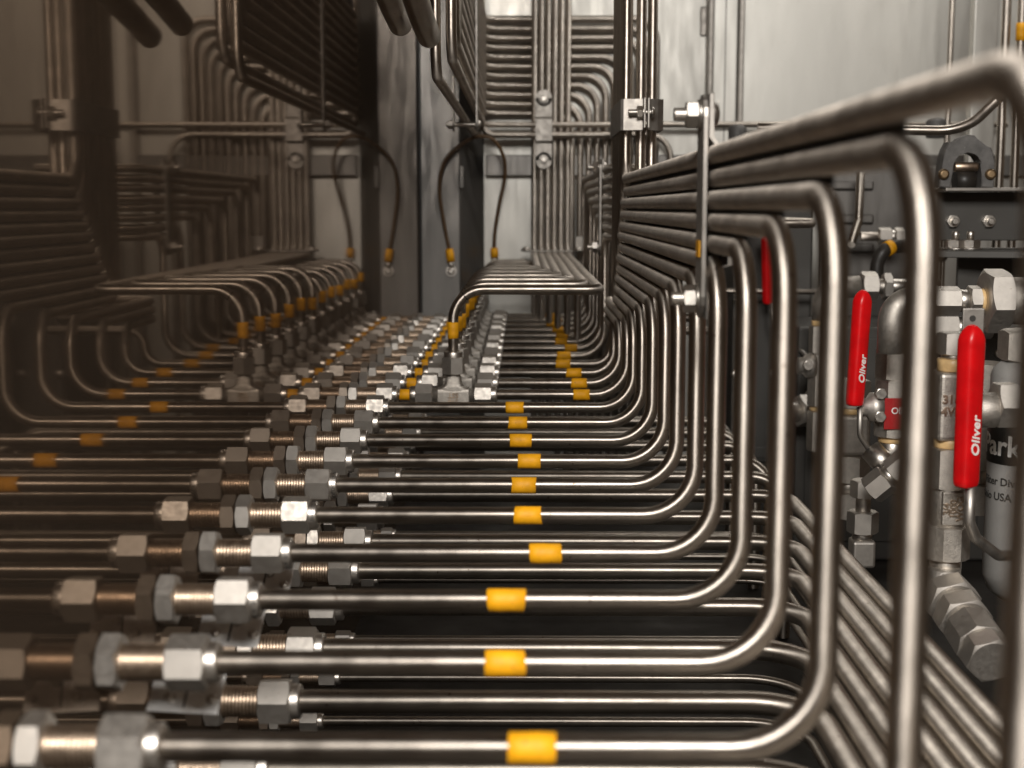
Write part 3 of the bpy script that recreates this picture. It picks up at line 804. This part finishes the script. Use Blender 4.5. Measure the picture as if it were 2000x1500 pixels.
# --- filter canister with label
D = 1230; k = D / FPX
base = at(1990, 1150, D)
e = empty('filter_canister', base, 'white canister with black maker band behind the long red handle', 'canister')
rad = 72 * k
def zz(py): return (1150 - py) * k
cy = MB().lathe([(zz(1170), rad * .55), (zz(1150), rad * .85), (zz(1120), rad), (zz(720), rad), (zz(705), rad * .93), (zz(690), rad * .7)], 48, rotY).build('shell', 'canister', e)
MB().lathe([(zz(890), rad + .4), (zz(790), rad + .4)], 48, rotY).build('label_band', 'ink', e)
MB().hexnut(zz(690), zz(630), rad * 1.5, rotY).build('head', 'cast', e)
def wrap_text(body, size, r, mat, z, ang0, bold=.3):
    me = text_mesh(body, size, mat, .15, 'CENTER', 0, bold)
    for v in me.vertices:
        x, y, zt = v.co / S
        an = ang0 + x / r
        v.co = Vector(((r + zt) * math.sin(an), -(r + zt) * math.cos(an), y + z)) * S
    place('lettering', me, cy)
wrap_text('Parker', 26, rad + .6, 'white', zz(855), R(-48), .5)
wrap_text('Filter Division', 10, rad + .25, 'ink', zz(925), R(-50), .15)
wrap_text('Ohio USA 43540', 10, rad + .25, 'ink', zz(955), R(-50), .15)

# --- dark enclosure panel behind the upright tubes
D = 2320; a = at(1425, 905, D); b = at(1592, 350, D)
e = empty('enclosure_box', (a.x, D, a.z), 'dark grey sheet metal enclosure with two screws behind the upright tubes', 'enclosure')
MB().box((0, 0, 0), (b.x - a.x, 240, b.z - a.z), 4).build('shell', 'enclosure', e)
MB().box((8, -3, (b.z - a.z) * .02), (b.x - a.x - 8, -.5, (b.z - a.z) * .06), 1).build('lower_lip', 'enclosure', e)
for px in (1436, 1511):
    p = at(px, 731, D) - a
    MB().lathe([(0, 8), (3, 7.5), (5, 5), (5.2, 2.4)], 16, Matrix.Translation(p) @ Matrix.Rotation(R(-90), 4, 'Z')).build('screw', 'bolt', e)
# --- ribbed panel above it
D = 2350; a = at(1600, 620, D); b = at(1840, 325, D)
e = empty('ribbed_panel', (a.x, D, a.z), 'grey panel with pressed horizontal ribs behind the bent tubes', 'panel')
MB().box((0, 0, 0), (b.x - a.x, 16, b.z - a.z), 3).build('sheet', 'wall_dark', e)
for py in (362, 428, 484, 545):
    z = at(1640, py, D).z - a.z; x0 = at(1590, py, D).x - a.x; x1 = at(1705, py, D).x - a.x
    MB().box((max(x0, 4), -9, z - 8), (x1, -.4, z + 8), 3.5).build('rib', 'wall_dark', e)
# small bent tube with nut in front of the ribbed panel
p = [at(1681, 335, 2280), at(1676, 462, 2280), at(1720, 463, 2280)]
t = tube('small_bent_tube', [at(1681, 335, 2280), at(1677, 430, 2280), at(1662, 478, 2240)], 7, 12, 'tube_dull', 'short dark vertical tube kinked at its foot by the ribbed panel', 'tube')
b0 = at(1682, 462, 2250)
e = empty('small_union', b0, 'small hex union on a horizontal stub before the ribbed panel', 'fitting')
stack_column(e, [('stub', 'cyl', -2, 38, 15, 'tube'), ('hex_nut', 'hex', 28, 48, 26, 'fit'), ('collar', 'cyl', 48, 54, 22, 'bolt'), ('hex_nut', 'hex', 54, 70, 26, 'fit')], Matrix.Identity(4))
# black cable with yellow ring
b0 = at(1712, 545, 2100)
e = empty('black_cable', b0, 'thick black cable with yellow ring curving behind the second upright tube', 'cable')
pp = [at(1712, 545, 2100), at(1714, 515, 2100), at(1725, 492, 2100), at(1745, 482, 2110), at(1790, 484, 2150), at(1840, 500, 2200)]
MB().sweep(spline([p_ - b0 for p_ in pp]), 10.5, 16).build('cable', 'black', e)
MB().sweep([at(1731, 487, 2102) - b0, at(1742, 482, 2106) - b0], 11.6, 18).build('ring', 'tape', e)

# --- bracket shelf with bolts, at right
D = 1800; k = D / FPX
a = at(1826, 470, D); b = at(2060, 375, D)
e = empty('shelf_bracket', (a.x, D, a.z), 'grey channel bracket with bolts carrying the cast pipe clamp', 'bracket')
wd = b.x - a.x; ht = b.z - a.z
MB().box((0, 0, 0), (wd, 6, ht), 1.5).build('web', 'enclosure', e)
MB().box((-2, -45, ht + .3), (wd, 8, ht + 5), 1.2).build('top_flange', 'plate', e)
MB().box((-6, -2, -3), (0, 8, ht), 1).build('end_flange', 'plate', e)
for px in (1860, 1930):
    p = at(px, 432, D) - a
    mx = Matrix.Translation(p) @ Matrix.Rotation(R(-90), 4, 'Z')
    bo = MB().hexnut(0, 6, 15, mx).build('bolt', 'bolt', e); MB().lathe([(6, 4.5), (13, 4.5), (14, 3.5)], 16, mx).build('bolt_end', 'bolt', bo)
a2 = at(1800, 486, 1760)
e = empty('deck_plate', a2, 'thick grey plate with upright bolts below the channel bracket', 'plate')
MB().prism([(0, -60), (260, -150), (260, 60), (0, 60)], -9, 0, None, 1).build('plate', 'enclosure', e)
for px, py in ((1895, 468), (1866, 470)):
    p = at(px, py + 6, 1740) - a2; p.z = 0
    mx = Matrix.Translation(p) @ rotY
    bo = MB().hexnut(1.8, 12, 22, mx).build('bolt', 'bolt', e)
    MB().lathe([(0.1, 15), (1.7, 15)], 24, mx).build('washer', 'bolt', e); MB().lathe([(12, 4.5), (22, 4.5), (23, 3)], 14, mx).build('bolt_end', 'bolt', bo)
MB().prism([(0, 0), (150, 0), (0, -130)], -4, 4, Matrix.Translation((40, -20, -10)) @ Matrix.Rotation(R(90), 4, 'X'), .5).build('gusset', 'enclosure', e)
# cast pipe clamp with roller
b0 = at(1880, 372, 1775)
e = empty('cast_pipe_clamp', b0, 'dark cast iron pipe clamp with bronze roller on the channel bracket', 'clamp')
outer = []
for q in range(13):
    an = R(200 - q * 20); outer.append((48 * k * math.cos(an) * 1.1, 52 * k + 44 * k * math.sin(an)))
arch = [(-52 * k, 2)] + [(48 * k * math.cos(R(180 - 15 * q)), 50 * k + 46 * k * math.sin(R(180 - 15 * q))) for q in range(13)] + [(52 * k, 2), (30 * k, 2)] + \
       [(28 * k * math.cos(R(15 * q)), 44 * k + 26 * k * math.sin(R(15 * q))) for q in range(13)] + [(-30 * k, 2)]
yk = MB().prism([(x * random.uniform(.93, 1.07), z * random.uniform(.95, 1.08) + random.uniform(0, 2)) for x, z in arch], -14, 14, Matrix.Rotation(R(90), 4, 'X'), 1.5); yk.build('yoke', 'iron', e)
MB().lathe([(-22 * k, 5), (-20 * k, 6), (20 * k, 6), (24 * k, 4)], 20, Matrix.Translation((0, -8, 44 * k))).build('roller', 'thread', e)
MB().lathe([(-18 * k, 13), (18 * k, 13)], 20, Matrix.Translation((0, -4, 18 * k))).build('rubber_roller', 'black', e)
for q in (-44, 44):
    MB().lathe([(0, 7), (4, 6.5), (6, 4)], 16, Matrix.Translation((q * k, -14, 30 * k)) @ Matrix.Rotation(R(-90), 4, 'Z')).build('pin', 'brass', e)
p0 = at(1838, 258, 1850)
tube('handrail_tube', [at(1480, 250, 1850), at(1885, 256, 1850), at(1952, 190, 1780)], 6.6, 45, 'tube', 'steel tube with bent end passing over the cast pipe clamp', 'tube')
for nm, px, py, D, lab in (('rubber_stop', 1440, 262, 2700, 'grey rubber stop under the wall tube right of the nearest clamp'), ('rubber_stop', 1828, 250, 2500, 'grey rubber stop above the cast pipe clamp')):
    p = at(px, py, D)
    tag(MB().lathe([(-18, 15), (-16, 17), (11, 18), (16, 14), (18, 7)], 20, rotY).build(nm, 'iron', None, p), lab, 'stop')
# small union group low between the upright tubes
b0 = at(1682, 1105, 1500); k = 1500 / FPX
e = empty('drain_fitting', b0, 'dark hex drain fitting low between the upright tubes', 'fitting')
stack_column(e, [('end_cap', 'sq', 0, 55 * k, 46 * k, 'fit'), ('neck', 'cyl', 55 * k, 70 * k, 40 * k, 'bolt'), ('hex_nut', 'hex', 68 * k, 112 * k, 54 * k, 'fit'), ('neck', 'cyl', 112 * k, 150 * k, 30 * k, 'bolt'), ('hex_nut', 'hex', 140 * k, 175 * k, 46 * k, 'fit')], rotY, .4)

# ------------------------------------------------------------------ added dark box standing in for the shade behind the valves
D = 2060; a = at(1560, 640, D)
e = empty('shade_box', (a.x, D, FLOOR + 1), 'dark box added as shade behind the red handled valves', 'cabinet')
hz = a.z - FLOOR
MB().box((0, 0, 0), (560, 200, hz), 4).build('shell', 'enclosure', e)
MB().box((14, -4, 30), (270, -.4, hz - 16), 2).build('box_front', 'enclosure', e)
MB().box((280, -4, 30), (545, -.4, hz - 16), 2).build('box_front', 'enclosure', e)
for x in (30, 250, 300):
    MB().lathe([(0, 7), (3, 6.5), (5, 4)], 14, Matrix.Translation((x, -4, hz - 40)) @ Matrix.Rotation(R(-90), 4, 'Z')).build('screw', 'bolt', e)
# fittings filling the space behind the valve columns
def fit_col(px, py, D, segs, label, spin=.3, direction=None, nm='pipe_fitting'):
    b0 = at(px, py, D); e = empty(nm, b0, label, 'fitting'); k = D / FPX
    stack_column(e, [(n_, kd, x0 * k, x1 * k, sz * k, mt) for n_, kd, x0, x1, sz, mt in segs], rotY if direction is None else rotm(direction), spin)
    return e
fit_col(1655, 1010, 1720, [('hex_nut', 'hex', 0, 52, 62, 'cast'), ('neck', 'cyl', 52, 74, 46, 'bolt'), ('hex_nut', 'hex', 74, 128, 70, 'cast'), ('body', 'sq', 128, 210, 66, 'cast'), ('seal_ring', 'ring', 210, 222, 58, 'ptfe'), ('hex_nut', 'hex', 222, 276, 64, 'cast')],
        'stacked cast hex fittings behind the middle valve lever')
fit_col(1905, 1000, 1330, [('hex_nut', 'hex', 0, 60, 80, 'cast'), ('neck', 'cyl', 60, 90, 56, 'bolt'), ('body', 'oct', 90, 230, 92, 'cast'), ('seal_ring', 'ring', 230, 244, 72, 'ptfe'), ('hex_nut', 'hex', 244, 300, 80, 'cast')],
        'tall cast hex fitting column behind the long red handle')
fit_col(1600, 800, 2010, [('flange', 'cyl', 0, 16, 84, 'fit'), ('hex_nut', 'hex', 16, 50, 56, 'fit'), ('stub', 'cyl', 50, 90, 40, 'bolt')],
        'short flanged stub pointing left beside the rear valve', .4, (-1, -.4, 0))
fit_col(1700, 960, 1440, [('hex_nut', 'hex', 0, 44, 52, 'fit'), ('collar', 'cyl', 44, 56, 44, 'bolt'), ('hex_nut', 'hex', 56, 96, 52, 'fit')],
        'small double hex union tilted below the middle valve', .4, (.6, -.2, .6))
fit_col(1745, 640, 1700, [('hex_nut', 'hex', 0, 50, 60, 'fit'), ('neck', 'cyl', 50, 70, 46, 'bolt'), ('hex_nut', 'hex', 70, 120, 64, 'fit'), ('pipe', 'cyl', 120, 190, 44, 'bolt')],
        'horizontal hex union behind the large elbow', .4, (1, 0, 0))
